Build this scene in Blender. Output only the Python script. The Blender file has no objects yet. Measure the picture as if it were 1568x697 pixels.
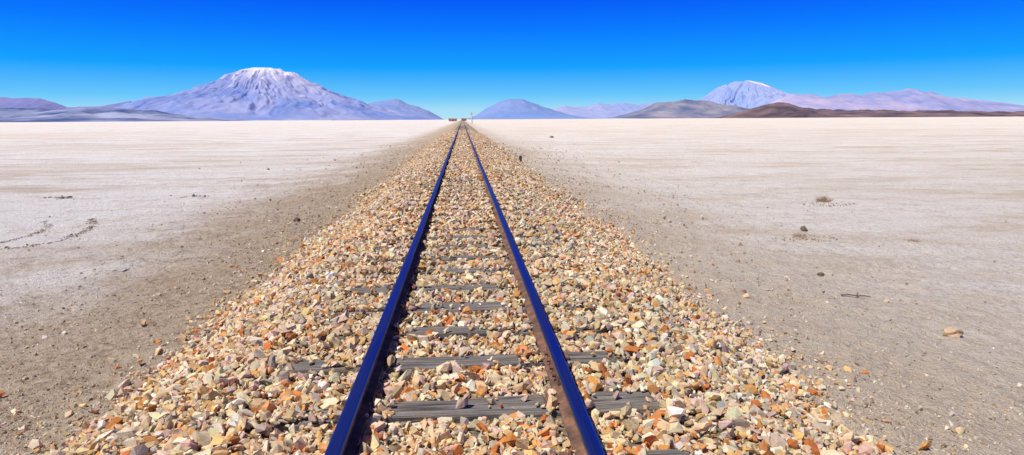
import bpy, bmesh, math, numpy as np
from mathutils import Vector, Matrix
rng = np.random.default_rng(7)
sc = bpy.context.scene
sc.view_settings.view_transform='Standard'; sc.view_settings.look='None'; sc.view_settings.exposure=0

# ---------------------------------------------------------------- noise
def _h(xi, yi, s):
    with np.errstate(over='ignore'):
        h = xi.astype(np.int64).astype(np.uint32)*np.uint32(374761393) + yi.astype(np.int64).astype(np.uint32)*np.uint32(668265263) + np.uint32((s*1274126177)&0xffffffff)
        h = (h ^ (h>>np.uint32(13)))*np.uint32(1274126177)
        h = h ^ (h>>np.uint32(16))
    return h.astype(np.float64)/4294967295.0
def vn(x,y,s=0):
    x=np.asarray(x,float); y=np.asarray(y,float)
    x,y=np.broadcast_arrays(x,y)
    xi=np.floor(x); yi=np.floor(y); fx=x-xi; fy=y-yi
    fx=fx*fx*(3-2*fx); fy=fy*fy*(3-2*fy)
    a=_h(xi,yi,s); b=_h(xi+1,yi,s); c=_h(xi,yi+1,s); d=_h(xi+1,yi+1,s)
    return (a*(1-fx)+b*fx)*(1-fy)+(c*(1-fx)+d*fx)*fy
def fbm(x,y,o=4,s=0,g=0.5):
    t=0; a=1; n=0
    for i in range(o):
        t=t+a*(vn(x*2**i+17.3*i,y*2**i-9.1*i,s+i)-0.5)*2; n+=a; a*=g
    return t/n
def sstep(a,b,x):
    t=np.clip((x-a)/(b-a),0,1); return t*t*(3-2*t)

# ---------------------------------------------------------------- helpers
def mesh_np(name, V, F, cols=None, mat=None, parent=None, smooth=False, nv=3):
    me=bpy.data.meshes.new(name)
    V=np.asarray(V,np.float32); F=np.asarray(F,np.int32)
    me.vertices.add(len(V)); me.vertices.foreach_set('co',V.ravel())
    me.loops.add(F.size); me.loops.foreach_set('vertex_index',F.ravel())
    me.polygons.add(len(F)); me.polygons.foreach_set('loop_start',np.arange(0,F.size,nv,dtype=np.int32))
    me.polygons.foreach_set('use_smooth',np.full(len(F),smooth))
    me.update(calc_edges=True)
    if cols is not None:
        at=me.color_attributes.new('Col','FLOAT_COLOR','POINT')
        c=np.ones((len(V),4),np.float32); c[:,:3]=cols; at.data.foreach_set('color',c.ravel())
    ob=bpy.data.objects.new(name,me); sc.collection.objects.link(ob)
    if mat: me.materials.append(mat)
    if parent: ob.parent=parent
    return ob
def bm_obj(name,bm,mats,parent=None,smooth=False):
    me=bpy.data.meshes.new(name); bm.to_mesh(me); bm.free()
    for m in (mats if isinstance(mats,list) else [mats]): me.materials.append(m)
    if smooth:
        for p in me.polygons: p.use_smooth=True
    ob=bpy.data.objects.new(name,me); sc.collection.objects.link(ob)
    if parent: ob.parent=parent
    return ob
def empty(name,loc=(0,0,0)):
    e=bpy.data.objects.new(name,None); e.location=loc; sc.collection.objects.link(e); return e
def grid(xs,ys,zf):
    X,Y=np.meshgrid(xs,ys); Z=zf(X,Y)
    V=np.stack([X,Y,Z],-1).reshape(-1,3); nx=len(xs); ny=len(ys)
    i=(np.arange(ny-1)[:,None]*nx+np.arange(nx-1)[None]).ravel()
    F=np.stack([i,i+1,i+nx+1,i+nx],-1)
    return V,F
def box(bm,c,s,rz=0,mi=0,bev=0):
    r=bmesh.ops.create_cube(bm,size=1)
    M=Matrix.Translation(c)@Matrix.Rotation(rz,4,'Z')@Matrix.Diagonal((s[0],s[1],s[2],1))
    bmesh.ops.transform(bm,matrix=M,verts=r['verts'])
    fs=set(f for v in r['verts'] for f in v.link_faces)
    for f in fs: f.material_index=mi
    return r['verts']
class NT:
    def __init__(s,name):
        s.m=bpy.data.materials.new(name); s.m.use_nodes=True; s.t=s.m.node_tree
        s.b=s.t.nodes['Principled BSDF']
    def n(s,ty,props={},**ins):
        nd=s.t.nodes.new(ty)
        for k,v in props.items(): setattr(nd,k,v)
        for k,v in ins.items():
            key=int(k[1:]) if k[0]=='i' and k[1:].isdigit() else k.replace('_',' ')
            if isinstance(v,bpy.types.NodeSocket): s.t.links.new(v,nd.inputs[key])
            else: nd.inputs[key].default_value=v
        return nd
    def math(s,op,a,b=0.0,c=0.0,clamp=False):
        return s.n('ShaderNodeMath',dict(operation=op,use_clamp=clamp),i0=a,i1=b,i2=c).outputs[0]
    def noise(s,vec,scale,detail=4,rough=0.55):
        return s.n('ShaderNodeTexNoise',{},Vector=vec,Scale=scale,Detail=detail,Roughness=rough).outputs['Fac']
    def mr(s,v,a,b,c=0.0,d=1.0,smooth=True):
        return s.n('ShaderNodeMapRange',dict(interpolation_type='SMOOTHSTEP' if smooth else 'LINEAR'),Value=v,i1=a,i2=b,i3=c,i4=d).outputs[0]
    def mix(s,f,a,b,bt='MIX'):
        nd=s.t.nodes.new('ShaderNodeMix'); nd.data_type='RGBA'; nd.blend_type=bt
        for i,v in ((0,f),(6,a),(7,b)):
            if isinstance(v,bpy.types.NodeSocket): s.t.links.new(v,nd.inputs[i])
            else: nd.inputs[i].default_value = v if i==0 else (v[0],v[1],v[2],1)
        return nd.outputs[2]
    def ramp(s,f,pts,interp='LINEAR'):
        nd=s.t.nodes.new('ShaderNodeValToRGB'); cr=nd.color_ramp; cr.interpolation=interp
        while len(cr.elements)<len(pts): cr.elements.new(0.5)
        for e,(p,c) in zip(cr.elements,pts): e.position=p; e.color=(c[0],c[1],c[2],1)
        s.t.links.new(f,nd.inputs[0]); return nd.outputs[0]
    def pos(s): return s.n('ShaderNodeNewGeometry').outputs['Position']
    def base(s,c): 
        if isinstance(c,bpy.types.NodeSocket): s.t.links.new(c,s.b.inputs['Base Color'])
        else: s.b.inputs['Base Color'].default_value=(c[0],c[1],c[2],1)
    def set(s,**k):
        for a,v in k.items():
            a=a.replace('_',' ')
            if isinstance(v,bpy.types.NodeSocket): s.t.links.new(v,s.b.inputs[a])
            else: s.b.inputs[a].default_value=v
    def bump(s,h,strength,dist):
        nd=s.n('ShaderNodeBump',{},Strength=strength,Distance=dist,Height=h)
        s.t.links.new(nd.outputs[0],s.b.inputs['Normal'])

# ---------------------------------------------------------------- camera
EYE=1.462; FPX=1000.0
cam=bpy.data.cameras.new('camera'); camo=bpy.data.objects.new('camera',cam); sc.collection.objects.link(camo)
cam.sensor_width=36; cam.lens=FPX/1568*36; cam.clip_start=0.05; cam.clip_end=200000
roll=math.radians(-0.33)
d=Matrix.Rotation(roll,3,'Z')@Vector(((708-784)/FPX,(348.5-183)/FPX,-1))
d=d/(-d.z)
a=math.atan2(1,d.y); Yc=math.cos(a)*d.y+math.sin(a); phi=math.atan2(d.x,Yc)
R=Matrix.Rotation(phi,3,'Z')@Matrix.Rotation(a,3,'X')@Matrix.Rotation(roll,3,'Z')
camo.matrix_world=Matrix.Translation((0.018,0,EYE))@R.to_4x4()
sc.camera=camo
def bearing(px,py):   # surveyed direction
    return R@Vector(((px-784)/FPX,(348.5-py)/FPX,-1))
def on_ground(px,py,gz=-0.82):
    v=bearing(px,py); t=(gz-EYE)/v.z; return v.x*t,v.y*t

# ---------------------------------------------------------------- light
EL=60; AZ=241
S=Vector((math.sin(math.radians(AZ))*math.cos(math.radians(EL)),math.cos(math.radians(AZ))*math.cos(math.radians(EL)),math.sin(math.radians(EL))))
sun=bpy.data.lights.new('sun','SUN'); sun.energy=5.0; sun.angle=math.radians(0.5); sun.color=(1,0.94,0.82)
so=bpy.data.objects.new('sun',sun); so.rotation_euler=S.to_track_quat('Z','Y').to_euler(); so.location=(-20,-5,40); sc.collection.objects.link(so)
w=bpy.data.worlds.new('World'); sc.world=w; w.use_nodes=True; t=w.node_tree
bg=t.nodes['Background']; bg.inputs[1].default_value=0.1
sk=t.nodes.new('ShaderNodeTexSky'); sk.sky_type='NISHITA'; sk.sun_disc=False; sk.sun_elevation=math.radians(EL); sk.sun_rotation=math.radians(AZ)
sk.altitude=3700; sk.dust_density=0.2; sk.ozone_density=3
tc=t.nodes.new('ShaderNodeTexCoord'); sx=t.nodes.new('ShaderNodeSeparateXYZ'); t.links.new(tc.outputs['Generated'],sx.inputs[0])
sq=t.nodes.new('ShaderNodeMath'); sq.operation='POWER'; sq.inputs[1].default_value=0.5; sq.use_clamp=True
mx=t.nodes.new('ShaderNodeMath'); mx.operation='MAXIMUM'; mx.inputs[1].default_value=0
t.links.new(sx.outputs[2],mx.inputs[0]); t.links.new(mx.outputs[0],sq.inputs[0])
cr=t.nodes.new('ShaderNodeValToRGB'); t.links.new(sq.outputs[0],cr.inputs[0])
pts=[(0.0,(.50,.79,.92)),(.014,(.38,.73,.94)),(.035,(.14,.57,.97)),(.075,(.004,.36,1.0)),(.13,(0,.19,1.0)),(.185,(0,.075,.92)),(.4,(.006,.04,.34)),(1,(.012,.03,.17))]
while len(cr.color_ramp.elements)<len(pts): cr.color_ramp.elements.new(.5)
for e,(p,c) in zip(cr.color_ramp.elements,pts): e.position=math.sqrt(p); e.color=(*c,1)
sca=t.nodes.new('ShaderNodeVectorMath'); sca.operation='SCALE'; sca.inputs['Scale'].default_value=10
t.links.new(cr.outputs[0],sca.inputs[0])
mxx=t.nodes.new('ShaderNodeMix'); mxx.data_type='RGBA'; mxx.inputs[0].default_value=0.985
t.links.new(sk.outputs[0],mxx.inputs[6]); t.links.new(sca.outputs[0],mxx.inputs[7]); t.links.new(mxx.outputs[2],bg.inputs[0])

# ---------------------------------------------------------------- terrain functions
def gz(x,y):
    a=np.abs(x)
    z=np.interp(a,[0,2.2,2.8,4.5,7,9],[-.60,-.50,-.55,-.67,-.79,-.82])
    dist=np.hypot(x,y); f=1-sstep(25,120,dist)
    near=1-sstep(6,14,a)
    r=fbm(x*5,y*5,3,5,.6)
    z=z+f*(0.045*fbm(x*0.9,y*0.9,4,1)*(0.35+0.65*near)+0.036*r*(0.38+0.62*near)+.024*np.maximum(fbm(x*8,y*8,2,15)-.2,0))
    return z
def bz(x,y):
    a=np.abs(x)
    wob=0.34*fbm(y*0.45,np.sign(x)*7.3+0*y,4,11,.65)
    z=np.interp(a-wob*sstep(1.2,2.2,a),[0,1.25,1.5,2.6,3.4],[-.045,-.045,-.08,-.56,-.98])
    f=1-sstep(30,100,y)
    return z+f*0.03*fbm(x*1.7,y*1.7,3,21)*sstep(.9,1.6,a)

# ---------------------------------------------------------------- ground
g=NT('salt_flat_ground'); p=g.pos()
sp=g.n('ShaderNodeSeparateXYZ',{},Vector=p).outputs
nA=g.noise(p,0.35,5,0.6); nB=g.noise(p,1.6,6,0.72); nC=g.noise(p,12,5,0.78)
mp=g.n('ShaderNodeMapping',{},Vector=p,Scale=(0.02,0.055,1)).outputs[0]; nD=g.noise(mp,1.0,7,0.68)
mp2=g.n('ShaderNodeMapping',{},Vector=p,Scale=(0.14,0.4,1)).outputs[0]; nE=g.noise(mp2,1.0,8,0.76)
left=g.mr(sp[0],-1,1,1,0)
ax=g.math('SUBTRACT',g.math('ABSOLUTE',sp[0]),g.math('MULTIPLY',left,1.2))
axn=g.math('ADD',ax,g.math('MULTIPLY',g.math('SUBTRACT',nA,0.5),7.5))
axn=g.math('ADD',axn,g.math('MULTIPLY',g.math('SUBTRACT',nB,0.5),7.0))
salt=g.mr(axn,2.2,6.8)
dirt=g.ramp(nC,[(.34,(.24,.165,.105)),(.48,(.46,.355,.25)),(.66,(.68,.57,.44))])
dirt=g.mix(g.mr(nB,.35,.65,0,.6),dirt,(.55,.44,.32))
dirt=g.mix(g.math('MULTIPLY',g.math('SUBTRACT',1.0,left),.52),dirt,(.74,.64,.51))
saltL=g.ramp(nE,[(.38,(.60,.51,.42)),(.46,(.77,.71,.65)),(.55,(.85,.83,.80))])
saltR=g.ramp(nE,[(.38,(.67,.56,.44)),(.46,(.78,.71,.61)),(.57,(.85,.805,.735))])
sal=g.mix(left,saltR,saltL)
sal=g.mix(g.math('MULTIPLY',g.mr(nD,.49,.62),.5),sal,(.67,.58,.47))
sal=g.mix(g.mr(nB,.50,.66,0,.55),sal,(.63,.53,.42))
sal=g.mix(g.mr(nC,.36,.5,.6,0),sal,(.48,.385,.29))
c=g.mix(salt,dirt,sal)
vo=g.n('ShaderNodeTexVoronoi',{},Vector=p,Scale=16.0)
spk=g.math('MULTIPLY',g.mr(vo.outputs['Distance'],.12,.2,1,0),g.mr(g.noise(p,2.2,3),.48,.6))
c=g.mix(g.math('MULTIPLY',spk,.5),c,(.28,.20,.13))
g.base(c); g.set(Roughness=.95); g.b.inputs['Specular IOR Level'].default_value=.1
hh=g.math('ADD',g.math('MULTIPLY',nC,1.0),nB)
hh=g.math('ADD',hh,g.math('MULTIPLY',g.noise(p,45,3,.7),.3))
g.bump(hh,1.0,.085)
def axis(fine0,fine1,step,growth,end):
    v=list(np.arange(fine0,fine1,step)); s=step; x=v[-1]
    while x<end: s*=growth; x+=s; v.append(x)
    return np.array(v)
xp=axis(0,8,.05,1.04,40000); xs=np.concatenate([-xp[:0:-1],xp])
yp=axis(1.0,11,.05,1.03,40000); yn=-axis(0,.5,.25,1.25,3000)[::-1]+.9; ys=np.concatenate([yn,yp])
ys=np.unique(ys)
V,F=grid(xs,ys,gz); mesh_np('ground',V,F,mat=g.m,smooth=True,nv=4)

# ---------------------------------------------------------------- mountains
mm=NT('mountain_rock'); at=mm.n('ShaderNodeVertexColor',dict(layer_name='Col')).outputs[0]
pp=mm.pos(); n1=mm.noise(pp,.004,8,.65); mm.base(mm.mix(1.0,at,mm.ramp(n1,[(.3,(.87,.87,.89)),(.7,(1.08,1.07,1.06))]),'MULTIPLY'))
mm.set(Roughness=1.0); mm.b.inputs['Specular IOR Level'].default_value=0
def world_profile(pts,D):
    out=[]
    for px,py in pts:
        v=bearing(px,py); t=D/v.y; out.append((v.x*t,max(0,EYE+v.z*t+.8)))
    return np.array(out)
def mix3(a,b,f): return np.asarray(a)[None]*(1-f[:,None])+np.asarray(b)[None]*f[:,None]
HAZE=np.array([.36,.46,.72])   # pale bluish aerial haze, painted into the mountains' vertex colours
def ridge(name,pts,D,depth,ca,cb,seed,rough=.05,nx=360,ny=50,fs=1.0,cf=1.0,gl=.35,hz=.22):
    P=world_profile(pts,D); x0,x1=P[0,0],P[-1,0]
    xs=np.linspace(x0,x1,nx); vs=np.concatenate([np.linspace(-1,0,ny),np.linspace(0,.6,ny//3)[1:]])
    hmax=P[:,1].max(); wl=hmax*1.6/fs
    def zf(X,Yv):
        h=np.interp(X,P[:,0],P[:,1])
        wx=X+hmax*.5*fbm(X/wl,Yv*3,2,seed+3)
        gul=1-np.abs(fbm(wx/wl*1.3,Yv*1.6,4,seed,.6))*2
        fall=(1-np.abs(Yv))**1.35
        z=h*fall*(1+gl*(gul-.6)*np.abs(Yv)*(1.2-np.abs(Yv)))
        z+=hmax*rough*fbm(X/wl*3,Yv*6,4,seed+9)*np.minimum(1,h/hmax*2)*fall
        return z-2*np.abs(Yv)**4
    V,F=grid(xs,vs,zf); 
    f=np.clip(.5+1.1*fbm(V[:,0]/wl*.8*cf,V[:,1]*3*cf,5,seed+20,.6),0,1)
    V[:,1]=D+V[:,1]*depth
    V[:,2]-=.85
    return mesh_np(name,V,F,mix3(ca,cb,f)*(1-hz)+HAZE*hz,mm.m,smooth=True,nv=4)
def volcano(name,pts,cx,D,ca,cb,snow,seed,mode,hz):
    P=world_profile(pts,D); v=bearing(cx,183); X0=v.x*D/v.y
    H=P[:,1].max()
    L=P[P[:,0]<=X0]; Rr=P[P[:,0]>=X0]
    rl=X0-L[:,0][::-1]; hl=L[:,1][::-1]; rr=Rr[:,0]-X0; hr=Rr[:,1]
    RM=max(rl.max(),rr.max())
    th=np.linspace(0,2*math.pi,721); rs=np.linspace(0,1,150)**1.15*RM
    T,Rg=np.meshgrid(th,rs)
    w=.5+.5*np.cos(T)
    z=w*np.interp(Rg,rr,hr)+(1-w)*np.interp(Rg,rl,hl)
    X=X0+Rg*np.cos(T); Y=D+Rg*np.sin(T)*.9
    q=Rg/RM
    wx=X/H+.5*fbm(X/H*2,Y/H*2,3,seed+50); wy=Y/H+.5*fbm(X/H*2+9,Y/H*2,3,seed+60)
    ux=np.cos(T)+.25*fbm(wx*1.2,wy*1.2,3,seed+70); uy=np.sin(T)+.25*fbm(wx*1.2,wy*1.2,3,seed+80)
    gu=np.abs(fbm(ux*4+q,uy*4+q,4,seed,.6))*2
    rg=1-np.abs(fbm(wx*1.6,wy*1.6,5,seed+5,.55))*2
    sil=np.minimum(1,Rg/(RM*.10)); body=np.minimum(1,z/H*2.5)
    z=z-H*.20*(gu-.3)*sil*(z/H)*(1-z/H)*2.2 + H*.07*(rg-.62)*sil*body
    V=np.stack([X,Y,z-.85-2*(q**6)],-1).reshape(-1,3)
    nx=len(th); i=(np.arange(len(rs)-1)[:,None]*nx+np.arange(nx-1)[None]).ravel()
    F=np.stack([i,i+nx,i+nx+1,i+1],-1)
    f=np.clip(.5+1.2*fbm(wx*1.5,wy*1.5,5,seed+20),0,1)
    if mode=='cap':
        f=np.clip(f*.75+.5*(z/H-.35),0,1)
    c=mix3(ca,cb,f.ravel())*(1-hz)+HAZE*hz
    if mode=='cap':
        st=fbm(ux*7,uy*7+q*3,5,seed+30,.65); st2=fbm(wx*5,wy*5,4,seed+31,.6)
        s=.74*sstep(.64,1.06,(z/H)+st*.40+st2*.32)
    else:
        dx=(X-X0)/H; line=.55-(z/H-.80)*2.6
        s=.75*(1-sstep(.02,.09,np.abs(dx-line+.05*fbm(wx*5,wy*5,3,seed+31))))*sstep(.78,.86,z/H)*(Y<D)
    s=s.reshape(-1,1); c=c*(1-s)+np.asarray(snow)[None]*s
    return mesh_np(name,V,F,c,mm.m,smooth=True,nv=4)
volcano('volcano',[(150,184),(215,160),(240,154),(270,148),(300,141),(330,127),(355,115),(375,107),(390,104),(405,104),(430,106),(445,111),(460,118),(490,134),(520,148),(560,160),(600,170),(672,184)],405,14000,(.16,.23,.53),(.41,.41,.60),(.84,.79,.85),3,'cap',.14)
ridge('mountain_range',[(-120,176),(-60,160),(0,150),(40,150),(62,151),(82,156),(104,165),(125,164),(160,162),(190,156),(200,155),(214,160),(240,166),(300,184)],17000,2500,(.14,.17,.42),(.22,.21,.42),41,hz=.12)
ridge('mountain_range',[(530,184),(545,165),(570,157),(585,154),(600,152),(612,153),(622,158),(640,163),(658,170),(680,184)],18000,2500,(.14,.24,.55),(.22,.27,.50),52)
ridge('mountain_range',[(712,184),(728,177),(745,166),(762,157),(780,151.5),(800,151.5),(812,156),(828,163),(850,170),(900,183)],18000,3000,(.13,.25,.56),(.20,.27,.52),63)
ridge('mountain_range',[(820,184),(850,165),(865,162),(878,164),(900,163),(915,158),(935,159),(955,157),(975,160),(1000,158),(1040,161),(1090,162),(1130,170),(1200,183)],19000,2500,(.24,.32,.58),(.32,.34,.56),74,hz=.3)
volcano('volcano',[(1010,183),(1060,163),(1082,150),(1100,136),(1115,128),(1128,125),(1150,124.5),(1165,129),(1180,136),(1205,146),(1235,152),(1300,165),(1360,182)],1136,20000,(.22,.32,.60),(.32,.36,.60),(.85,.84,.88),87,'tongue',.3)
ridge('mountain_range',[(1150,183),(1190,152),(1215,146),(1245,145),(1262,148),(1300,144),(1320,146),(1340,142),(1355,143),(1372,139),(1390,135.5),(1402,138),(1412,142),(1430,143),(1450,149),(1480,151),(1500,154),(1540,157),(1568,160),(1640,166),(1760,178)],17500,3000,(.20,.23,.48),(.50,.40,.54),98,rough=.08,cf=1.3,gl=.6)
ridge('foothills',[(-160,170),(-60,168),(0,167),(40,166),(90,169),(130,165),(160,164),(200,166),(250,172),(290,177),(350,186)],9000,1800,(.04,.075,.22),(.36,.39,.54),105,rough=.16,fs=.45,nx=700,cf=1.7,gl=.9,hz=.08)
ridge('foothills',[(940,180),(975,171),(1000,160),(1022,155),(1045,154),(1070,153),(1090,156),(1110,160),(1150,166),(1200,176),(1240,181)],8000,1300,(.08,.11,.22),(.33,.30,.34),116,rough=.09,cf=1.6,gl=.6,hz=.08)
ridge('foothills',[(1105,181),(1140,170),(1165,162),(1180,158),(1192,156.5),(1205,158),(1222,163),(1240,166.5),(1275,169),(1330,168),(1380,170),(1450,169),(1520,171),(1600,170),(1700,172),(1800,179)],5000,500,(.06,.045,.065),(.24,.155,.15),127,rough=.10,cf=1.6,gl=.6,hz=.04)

# ---------------------------------------------------------------- ballast
tie_y=[1.42,2.03,2.60,3.20,3.86,4.45,5.05,5.66,6.33,6.93,7.58,8.16]
while tie_y[-1]<160: tie_y.append(tie_y[-1]+.615+rng.normal(0,.03))
tie_y=np.array(tie_y); NTI=len(tie_y)
tie_rot=rng.normal(0,.016,NTI); tie_rot[3]=.014; tie_rot[4]=.006
tie_w=rng.uniform(.15,.21,NTI); tie_w[3]=.215; tie_l=rng.uniform(1.98,2.1,NTI); tie_dx=rng.normal(0,.035,NTI)
exp={2:(.4,1.02),3:(-.38,.98),4:(-1.05,.92),5:(-.40,.28),6:(-.38,.33),7:(-1.02,.34),8:(-.34,.24),9:(-.36,.32),10:(-1.0,.30),11:(-.18,.36)}
hide={3:[(.42,.66)],4:[(-.84,-.44),(.34,.60)],7:[(-.62,-.47)],2:[(.45,.78)],10:[(-.85,-.30)]}
E=np.zeros((NTI,2)); 
for i in range(NTI):
    if i in exp: E[i]=exp[i]
    elif i<2: E[i]=(-.45,.45)
    else:
        k=rng.random(); pr=.45 if tie_y[i]<14 else .15
        m=rng.uniform(-.2,.2); hw=rng.uniform(.06,.24)
        E[i]=(m-hw,m+hw) if k<pr else (0,0)
        if rng.random()<.16: E[i]=(.75,1.05)
        if tie_y[i]>30: E[i]=(0,0)
def exposed(x,y):
    k=np.clip(np.searchsorted(tie_y,y),1,NTI-1); k=np.where(np.abs(tie_y[k-1]-y)<np.abs(tie_y[k]-y),k-1,k)
    yc=tie_y[k]+x*tie_rot[k]
    inside=np.abs(y-yc)<tie_w[k]/2+.002
    wob=.12*(rng.random(len(x))-.5)
    e=(x+wob>E[k,0])&(x+wob<E[k,1])
    for kk,l in hide.items():
        for (a,b) in l: e&=~((k==kk)&(x>a)&(x<b))
    tie=inside&(np.abs(x)<1.03)
    return tie, tie&e
def templates(n,npt,seed,flat=.75):
    r=np.random.default_rng(seed); out=[]
    for i in range(n):
        q=r.normal(size=(npt,3)); q/=np.linalg.norm(q,axis=1)[:,None]
        q*=r.uniform(.8,1.05,(npt,1))*np.array([r.uniform(1,1.4),r.uniform(.75,1.05),r.uniform(.42,flat)])
        bm=bmesh.new(); vs=[bm.verts.new(v) for v in q]
        res=bmesh.ops.convex_hull(bm,input=vs)
        bmesh.ops.delete(bm,geom=[v for v in bm.verts if not v.link_faces],context='VERTS')
        bmesh.ops.triangulate(bm,faces=bm.faces); bmesh.ops.recalc_face_normals(bm,faces=bm.faces)
        bm.verts.index_update()
        out.append((np.array([v.co[:] for v in bm.verts]),np.array([[v.index for v in f.verts] for f in bm.faces]))); bm.free()
    return out
def scatter(P,s,col,T,tilt=1.0,seed=1):
    r=np.random.default_rng(seed); N=len(P)
    q=r.normal(size=(N,4))
    if tilt<1: q[:,1:3]*=tilt
    q/=np.linalg.norm(q,axis=1)[:,None]; w,x,y,z=q.T
    M=np.stack([1-2*(y*y+z*z),2*(x*y-z*w),2*(x*z+y*w),2*(x*y+z*w),1-2*(x*x+z*z),2*(y*z-x*w),2*(x*z-y*w),2*(y*z+x*w),1-2*(x*x+y*y)],-1).reshape(N,3,3)
    k=r.integers(0,len(T),N); Vs=[];Fs=[];Cs=[];off=0
    for i,(tv,tf) in enumerate(T):
        id=np.where(k==i)[0]
        if not len(id): continue
        v=np.einsum('nij,vj->nvi',M[id],tv)*s[id][:,None,None]+P[id][:,None]
        f=tf[None]+(np.arange(len(id))*len(tv))[:,None,None]+off
        Vs.append(v.reshape(-1,3));Fs.append(f.reshape(-1,3));Cs.append(np.repeat(col[id],len(tv),0)); off+=len(id)*len(tv)
    return np.concatenate(Vs),np.concatenate(Fs),np.concatenate(Cs)
PAL=np.array([(.72,.54,.32),(.79,.65,.44),(.83,.73,.55),(.66,.48,.27),(.48,.40,.31),(.58,.51,.38),(.72,.35,.12),(.60,.21,.06),(.76,.48,.20),(.74,.54,.44),(.61,.43,.38),(.83,.79,.68)])
PW=np.array([.17,.17,.14,.11,.055,.075,.068,.05,.085,.06,.04,.045])
def pick(n,pal=PAL,pw=PW):
    c=pal[rng.choice(len(pal),n,p=pw/pw.sum())]; return np.clip(c*rng.uniform(.70,1.1,(n,1))*rng.normal(1,.045,(n,3)),.02,.88)
bands=[(.7,7,1700,.0184),(7,14,1080,.0208),(14,32,460,.026),(32,90,115,.037)]
PP=[];SS=[]
for (y0,y1,den,rad) in bands:
    n=int((y1-y0)*7.2*den); x=rng.uniform(-3.6,3.6,n); y=rng.uniform(y0,y1,n)
    s=np.clip(rad*np.exp(rng.normal(0,.46,n)),.008,.052+(rad-.0205)*1.5)
    zb=bz(x,y); zg=gz(x,y)
    over=zg-zb
    keep=(over<.0)|(rng.random(n)<np.exp(-np.maximum(over,0)/.075)*.30)
    tie,ex=exposed(x,y)
    keep&=~(ex&(rng.random(n)>.04))
    rail=np.abs(np.abs(x)-.535)
    keep&=rail>(.035+s*.8)
    base=np.maximum(zb,zg-.004)
    z=base+rng.uniform(.0,.8,n)*s+rng.random(n)*.018*(np.abs(x)<1.3)
    z=np.where(tie,np.maximum(z,.0+s*.40),z)
    z+=np.where(np.abs(x)<1.2,sstep(8.0,11,y)*.024,0)
    PP.append(np.stack([x,y,z],-1)[keep]);SS.append(s[keep])
P=np.concatenate(PP);s=np.concatenate(SS)
T=templates(40,12,3,.80)
C=pick(len(P)); cl=fbm(P[:,0]*.8,P[:,1]*.8,3,77)[:,None]
C=np.clip(C*(1+.14*cl*np.array([1,.6,.3])),.02,.88)
V,F,Cc=scatter(P,s,C,T,tilt=.65,seed=2)
sm=NT('ballast_stone'); at=sm.n('ShaderNodeVertexColor',dict(layer_name='Col')).outputs[0]; pp=sm.pos()
nn=sm.noise(pp,38,3,.65); sm.base(sm.mix(sm.mr(nn,.59,.75,0,.42),sm.mix(1.0,at,sm.ramp(nn,[(.3,(.80,.77,.74)),(.7,(1.13,1.12,1.10))]),'MULTIPLY'),(.57,.28,.10)))
sm.set(Roughness=.85); sm.b.inputs['Specular IOR Level'].default_value=.2; sm.bump(sm.noise(pp,110,3,.7),.5,.006)
bal=empty('gravel_ballast'); mesh_np('stones',V,F,Cc,sm.m,parent=bal)
bb=NT('ballast_bed'); p=bb.pos(); vo=bb.n('ShaderNodeTexVoronoi',{},Vector=p,Scale=17.0)
vr=bb.n('ShaderNodeSeparateColor',{},Color=vo.outputs['Color']).outputs[0]
cc=bb.ramp(vr,[(0,(.36,.28,.18)),(.15,(.68,.52,.32)),(.35,(.78,.65,.45)),(.5,(.64,.47,.27)),(.62,(.52,.45,.35)),(.74,(.66,.38,.16)),(.84,(.72,.58,.42)),(1,(.80,.71,.56))],'CONSTANT')
spp=bb.n('ShaderNodeSeparateXYZ',{},Vector=p).outputs
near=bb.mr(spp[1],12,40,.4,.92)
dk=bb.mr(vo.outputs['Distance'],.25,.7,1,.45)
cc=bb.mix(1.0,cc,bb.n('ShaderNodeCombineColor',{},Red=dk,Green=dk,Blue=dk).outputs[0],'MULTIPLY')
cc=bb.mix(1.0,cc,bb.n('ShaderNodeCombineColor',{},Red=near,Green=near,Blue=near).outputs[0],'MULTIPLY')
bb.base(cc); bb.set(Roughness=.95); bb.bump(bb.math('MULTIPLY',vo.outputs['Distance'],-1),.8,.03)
yb=axis(.2,10,.1,1.03,1500)
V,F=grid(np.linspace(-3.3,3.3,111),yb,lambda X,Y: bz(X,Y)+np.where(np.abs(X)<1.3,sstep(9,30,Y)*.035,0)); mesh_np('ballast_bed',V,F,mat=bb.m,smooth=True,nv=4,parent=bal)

# shoulder debris
def debris(n,ymax,xr,rad,seed):
    u=rng.random(n); y=1.2+(ymax-1.2)*u**1.7; sg=np.where(rng.random(n)<.5,-1,1)
    a=xr[0]+rng.exponential(xr[1],n); x=sg*a
    k=(bz(x,y)<gz(x,y)+.02)&(fbm(x*.7,y*.7,3,seed)+.35>rng.random(n)-.2); x=x[k];y=y[k]
    s=np.clip(rad*np.exp(rng.normal(0,.5,len(x))),.003,.045)*(1+y/25)
    return np.stack([x,y,gz(x,y)+s*.2],-1),s
DP=np.array([(.46,.35,.24),(.60,.49,.36),(.32,.23,.15),(.72,.63,.51),(.52,.45,.37),(.60,.40,.22)]); DW=np.array([.25,.25,.12,.22,.12,.06])
A=[debris(60000,24,(2.3,1.1),.0062,31),debris(16000,50,(2.3,1.4),.0100,32),debris(2500,60,(2.6,3.0),.011,33)]
n=12000; y=3+90*rng.random(n)**1.7; x=rng.uniform(-1,1,n)*(8+y*.95); k=(np.abs(x)>3.2)&(fbm(x*.25,y*.4,4,61,.65)>.08); x=x[k];y=y[k]
s=np.clip(.0055*np.exp(rng.normal(0,.6,len(x))),.003,.03)*(1+y/45); A.append((np.stack([x,y,gz(x,y)+s*.2],-1),s))
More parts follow.
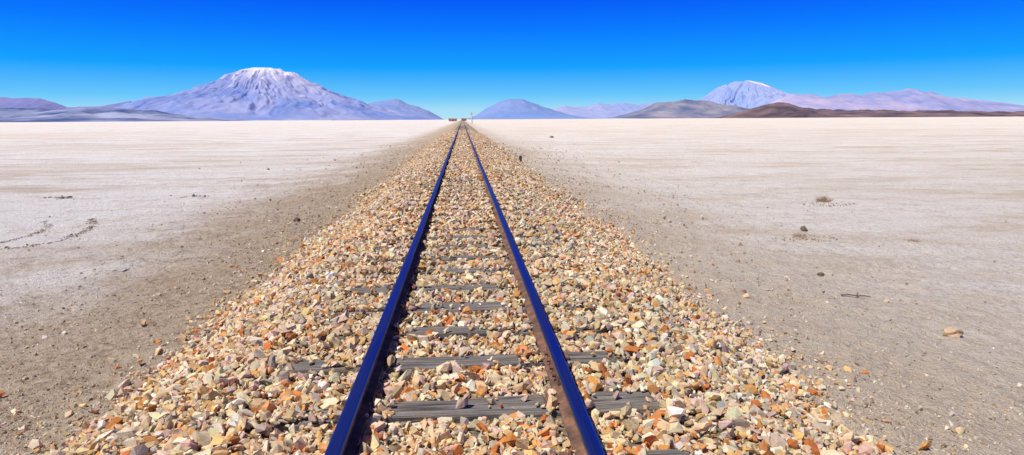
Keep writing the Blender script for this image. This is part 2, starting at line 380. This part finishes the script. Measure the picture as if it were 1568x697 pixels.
def along(pts,n,wd,rad):
    W=np.array([on_ground(*q) for q in pts]); L=np.r_[0,np.cumsum(np.hypot(*np.diff(W,axis=0).T))]
    u=rng.random(n)*L[-1]; x=np.interp(u,L,W[:,0])+rng.normal(0,wd,n); y=np.interp(u,L,W[:,1])+rng.normal(0,wd,n)
    k=fbm(x*1.3,y*1.3,3,91)>-.4; x=x[k];y=y[k]
    s=rad*np.exp(rng.normal(0,.5,len(x))); return np.stack([x,y,gz(x,y)+s*.1],-1),s
nR=[along([(-60,392),(0,384),(50,379),(100,369),(135,355),(147,345),(140,336)],1100,.045,.010),
    along([(-60,384),(0,373),(35,364),(62,355),(75,348),(70,340)],700,.045,.010),
    along([(66,303),(85,302),(112,305)],110,.12,.022),along([(280,304),(300,303),(312,304)],70,.10,.020),along([(1195,372),(1230,374),(1262,370)],240,.16,.012),
    along([(1235,312),(1265,315),(1305,312)],240,.2,.013)]
P=np.concatenate([q[0] for q in A]+[q[0] for q in nR]); s=np.concatenate([q[1] for q in A]+[q[1] for q in nR])
col=pick(len(P),DP,DW); m=sum(len(q[1]) for q in nR); col[-m:]*=.7
V,F,Cc=scatter(P,s,col,templates(16,10,9,.7),seed=5)
db=NT('debris_stone'); at=db.n('ShaderNodeVertexColor',dict(layer_name='Col')).outputs[0]; db.base(at); db.set(Roughness=.95); db.b.inputs['Specular IOR Level'].default_value=.1
mesh_np('scattered_gravel',V,F,Cc,db.m)

# ---------------------------------------------------------------- track
tr=empty('railway_track')
wm=NT('weathered_wood'); p=wm.pos(); mp=wm.n('ShaderNodeMapping',{},Vector=p,Scale=(2.2,60,40)).outputs[0]
gr=wm.noise(mp,1,6,.65); n2=wm.noise(p,6,4)
c=wm.ramp(gr,[(.32,(.02,.016,.013)),(.42,(.10,.088,.078)),(.53,(.21,.19,.17)),(.70,(.38,.345,.305))])
c=wm.mix(wm.mr(n2,.5,.75,0,.6),c,(.26,.20,.14)); wm.base(c); wm.set(Roughness=.85); wm.bump(gr,1.0,.02)
Vt=[];Ft=[]; off=0; NS=32
for i in range(NTI):
    sd=rng.uniform(0,100)
    for j in range(NS+1):
        u=j/NS-.5; X=u*tie_l[i]
        for (sy,szz) in ((-1,-1),(-1,.86),(-.94,1),(.94,1),(1,.86),(1,-1)):
            e=.012*(abs(u)>.49)
            jy=(float(vn(X*5+sd,sy*3.3,4))-.5)*.032; jz=(float(vn(X*4+sd,sy*7.1,8))-.5)*.018*(szz>0)
            Vt.append((X+tie_dx[i]+(sd%1-.5)*.02*sy*(abs(u)>.49), tie_y[i]+sy*(tie_w[i]/2-e)+jy+X*tie_rot[i], -.065+szz*.062+jz-.004))
        if j<NS:
            for k in range(6):
                a_=off+j*6+k; b_=off+j*6+(k+1)%6; Ft.append((a_,b_,b_+6,a_+6))
    q0=off; q1=off+NS*6
    Ft.append((q0,q0+3,q0+2,q0+1)); Ft.append((q0,q0+5,q0+4,q0+3)); Ft.append((q1,q1+1,q1+2,q1+3)); Ft.append((q1,q1+3,q1+4,q1+5))
    off+=(NS+1)*6
mesh_np('sleepers',np.array(Vt),np.array(Ft),None,wm.m,tr,nv=4)

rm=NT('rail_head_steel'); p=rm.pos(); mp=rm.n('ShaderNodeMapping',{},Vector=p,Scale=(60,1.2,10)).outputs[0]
nr=rm.noise(mp,1,5); rm.base(rm.ramp(nr,[(.3,(.12,.16,.29)),(.7,(.24,.33,.56))])); rm.set(Metallic=1.0,Roughness=rm.mr(nr,.3,.7,.42,.28))  # blue of the reflected sky is painted into the steel base colour
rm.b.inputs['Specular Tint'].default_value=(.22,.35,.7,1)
ru=NT('rail_rust'); p=ru.pos(); n=ru.noise(p,9,6,.65)
ru.base(ru.ramp(n,[(.3,(.06,.038,.035)),(.5,(.15,.08,.055)),(.7,(.30,.15,.09))])); ru.set(Roughness=.9); ru.bump(ru.noise(p,90,3),.3,.004)
prof=[(0,.128),(.024,.1275),(.031,.1235),(.034,.116),(.033,.098),(.028,.092),(.009,.086),(.0075,.078),(.0075,.034),(.012,.026),(.052,.0145),(.056,.012),(.056,.002)]
full=[(-x,z) for x,z in prof[::-1][:-1]]+prof
def rail(name,xc):
    ys=np.concatenate([np.arange(-3,60,3.0),np.geomspace(60,1400,60)])
    V=[];F=[];mi=[]; m=len(full)
    for y in ys:
        dxx=.004*math.sin(y*.21+xc)+.003*math.sin(y*.057)
        for (x,z) in full: V.append((xc+dxx+x,y,z))
    for j in range(len(ys)-1):
        for i in range(m-1):
            F.append((j*m+i,j*m+i+1,(j+1)*m+i+1,(j+1)*m+i))
            zz=(full[i][1]+full[i+1][1])/2; mi.append(0 if zz>.108 else 1)
        F.append((j*m+m-1,j*m,(j+1)*m,(j+1)*m+m-1)); mi.append(1)
    me=bpy.data.meshes.new(name); me.from_pydata(V,[],F); me.materials.append(rm.m); me.materials.append(ru.m)
    me.polygons.foreach_set('material_index',mi); 
    ob=bpy.data.objects.new(name,me); sc.collection.objects.link(ob); ob.parent=tr
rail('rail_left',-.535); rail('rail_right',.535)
bm=bmesh.new()
for i in range(NTI):
    if tie_y[i]>25: break
    for sx_ in (-1,1):
        yy=tie_y[i]+sx_*.535*tie_rot[i]
        for o in (-1,1):
            box(bm,(sx_*.535+o*.088,yy,.006),(.055,.13,.012),0)
            r=bmesh.ops.create_cone(bm,cap_ends=True,segments=8,radius1=.013,radius2=.009,depth=.026)
            bmesh.ops.translate(bm,verts=r['verts'],vec=(sx_*.535+o*.074,yy+rng.uniform(-.04,.04),.024))
bm_obj('tie_plates_and_spikes',bm,ru.m,tr)
bm=bmesh.new()
for xc,yj in ((-.535,9.7),(.535,3.6),(.535,16.2),(-.535,21.7)):
    for o in (-1,1):
        box(bm,(xc+o*.017,yj,.055),(.016,.5,.05))
        for k in (-.17,-.06,.06,.17):
            bmesh.ops.create_cone(bm,cap_ends=True,segments=6,radius1=.014,radius2=.014,depth=.02,matrix=Matrix.Translation((xc+o*.034,yj+k,.056))@Matrix.Rotation(math.pi/2,4,'Y'))
bm_obj('joint_bars',bm,ru.m,tr)

# ---------------------------------------------------------------- lineside things
def simple(name,c,rough=.8):
    m=NT(name); p=m.pos(); n=m.noise(p,3,4); m.base(m.ramp(n,[(.3,tuple(k*.8 for k in c)),(.7,c)])); m.set(Roughness=rough); return m.m
white=simple('white_paint',(.8,.8,.78)); dark=simple('dark_paint',(.06,.06,.07)); redr=simple('red_roof',(.30,.09,.06)); wall=simple('adobe_wall',(.6,.5,.42))
sg=empty('railway_signal')
D=270; X=14/1000*D; zb=-.82
bm=bmesh.new(); r=bmesh.ops.create_cone(bm,cap_ends=True,segments=12,radius1=.20,radius2=.15,depth=5.0); bmesh.ops.translate(bm,verts=r['verts'],vec=(X,D,zb+2.5)); bm_obj('mast',bm,white,sg)
bm=bmesh.new(); box(bm,(X,D,zb+4.7),(.95,.3,1.15)); box(bm,(X,D,zb+.25),(.8,.8,.5)); bmesh.ops.bevel(bm,geom=bm.edges[:],offset=.04,segments=1,affect='EDGES'); bm_obj('signal_box',bm,white,sg)
bm=bmesh.new()
for k in (-.25,.25):
    bmesh.ops.create_cone(bm,cap_ends=True,segments=16,radius1=.09,radius2=.10,depth=.12,matrix=Matrix.Translation((X,D-.21,zb+4.7+k))@Matrix.Rotation(math.pi/2,4,'X'))
for k in range(10): box(bm,(X+.36,D,zb+.6+k*.32),(.22,.03,.03))
for k in (.25,.47): box(bm,(X+k,D,zb+2.2),(.03,.03,3.3))
bm_obj('lamps_and_ladder',bm,dark,sg)
def hut(xc,D,w,h,dp):
    e=empty('station_hut'); z=-.82
    bm=bmesh.new(); box(bm,(xc,D,z+h/2),(w,dp,h)); bm_obj('walls',bm,wall,e)
    bm=bmesh.new()
    vs=[bm.verts.new(v) for v in ((xc-w*.55,D-dp*.6,z+h),(xc+w*.55,D-dp*.6,z+h),(xc+w*.55,D+dp*.6,z+h),(xc-w*.55,D+dp*.6,z+h),(xc-w*.55,D,z+h*1.45),(xc+w*.55,D,z+h*1.45))]
    for f in ((0,1,5,4),(2,3,4,5),(0,4,3),(1,2,5),(3,2,1,0)): bm.faces.new([vs[i] for i in f])
    bm_obj('roof',bm,redr,e)
    bm=bmesh.new()
    for k in (-.3,.3): box(bm,(xc+k*w,D-dp/2-.02,z+h*.6),(w*.14,.06,h*.3))
    box(bm,(xc,D-dp/2-.02,z+h*.36),(w*.13,.06,h*.72)); bm_obj('door_and_windows',bm,dark,e)
hut(-11.5,800,10,2.4,5); hut(2.2,900,7,2.6,5)
stw=simple('stake_wood',(.16,.10,.07))
x,y=on_ground(797,250,-.6); bm=bmesh.new(); vs=box(bm,(x,y,-.6+.12),(.13,.11,.42),.3)
for v in vs:
    if v.co.z>-.4: v.co.x+=.02; v.co.z+=float(rng.uniform(-.03,.03))
bmesh.ops.bevel(bm,geom=bm.edges[:],offset=.012,segments=2,affect='EDGES'); bm_obj('wooden_stake',bm,stw)
def rock(name,px,py,size,col,flat=.7,seed=1,up=.35):
    x,y=on_ground(px,py); bm=bmesh.new(); bmesh.ops.create_icosphere(bm,subdivisions=3,radius=1)
    for v in bm.verts:
        c=v.co.copy(); q=1+.55*float(fbm(np.array([c.x*1.5+seed]),np.array([c.y*1.5+c.z*2.1]),4,seed,.6)[0]); v.co=Vector((c.x*q*size,c.y*q*size*.8,c.z*q*size*flat))
    z=float(gz(np.array([x]),np.array([y]))[0]); bmesh.ops.translate(bm,verts=bm.verts[:],vec=(x,y,z+size*flat*up)); bm_obj(name,bm,col)
rk=simple('tan_rock',(.60,.42,.26)); rk2=simple('dark_rock',(.18,.125,.09))
rock('rock',1458,536,.085,rk,.7,3); rock('rock',1258,436,.045,rk2,.7,4); rock('rock',457,357,.06,rk2,.9,5); rock('rock',1232,357,.06,rk2,1.2,6); rock('rock',845,211,.22,rk2,.7,10)
for (px,py,sz,fl,sd) in ((180,428,.24,.16,7),(262,355,.38,.12,8),(112,382,.14,.25,9)): rock('salt_mound',px,py,sz,g.m,fl,sd,.1)
def twigs(name,px,py,rad,h,n,col,seed):
    x,y=on_ground(px,py); z=float(gz(np.array([x]),np.array([y]))[0]); r=np.random.default_rng(seed); bm=bmesh.new()
    for i in range(n):
        th=r.uniform(0,6.28); up=r.uniform(.3,1.6); p=Vector((r.normal(0,rad*.25),r.normal(0,rad*.25),0)); d=Vector((math.cos(th),math.sin(th),up)).normalized()
        L=r.uniform(.5,1)*rad*1.1; wv=d.cross(Vector((r.normal(),r.normal(),r.normal()))).normalized()*.007
        pr=None
        for k in range(4):
            a_=bm.verts.new(p+wv*(1-k/4)); b_=bm.verts.new(p-wv*(1-k/4))
            if pr: bm.faces.new((pr[0],pr[1],b_,a_))
            pr=(a_,b_); d=(d+Vector((r.normal(0,.25),r.normal(0,.25),r.normal(0,.2)-.05))).normalized(); p=p+d*L/4; p.z=max(p.z,.01)
    for v in bm.verts: v.co.z=min(v.co.z,h*(.8+.2*math.sin(v.co.x*40)))
    bmesh.ops.translate(bm,verts=bm.verts[:],vec=(x,y,z)); bm_obj(name,bm,col)
tw=simple('dry_twig',(.50,.36,.22))
twigs('dry_shrub',1262,308,.30,.36,230,tw,3); twigs('dry_shrub',1225,370,.24,.06,60,tw,4); twigs('dry_shrub',1400,372,.22,.05,40,tw,5)
x,y=on_ground(1312,475); bm=bmesh.new(); z=float(gz(np.array([x]),np.array([y]))[0])
pts=[(-.17,.05,.03),(-.08,.02,.04),(.0,.0,.03),(.08,-.03,.035),(.16,-.03,.02)]
vs=[bm.verts.new((x+a_,y+b_,z+c_)) for a_,b_,c_ in pts]
for i in range(4): bm.edges.new((vs[i],vs[i+1]))
b5=bm.verts.new((x+.06,y+.07,z+.05)); bm.edges.new((vs[2],b5))
ob=bm_obj('fallen_stick',bm,stw); ob.modifiers.new('skin','SKIN')
for i,v in enumerate(ob.data.skin_vertices[0].data): v.radius=(.010-.0012*i,)*2
ob.modifiers.new('sub','SUBSURF').levels=1
print('objects',len(bpy.data.objects))
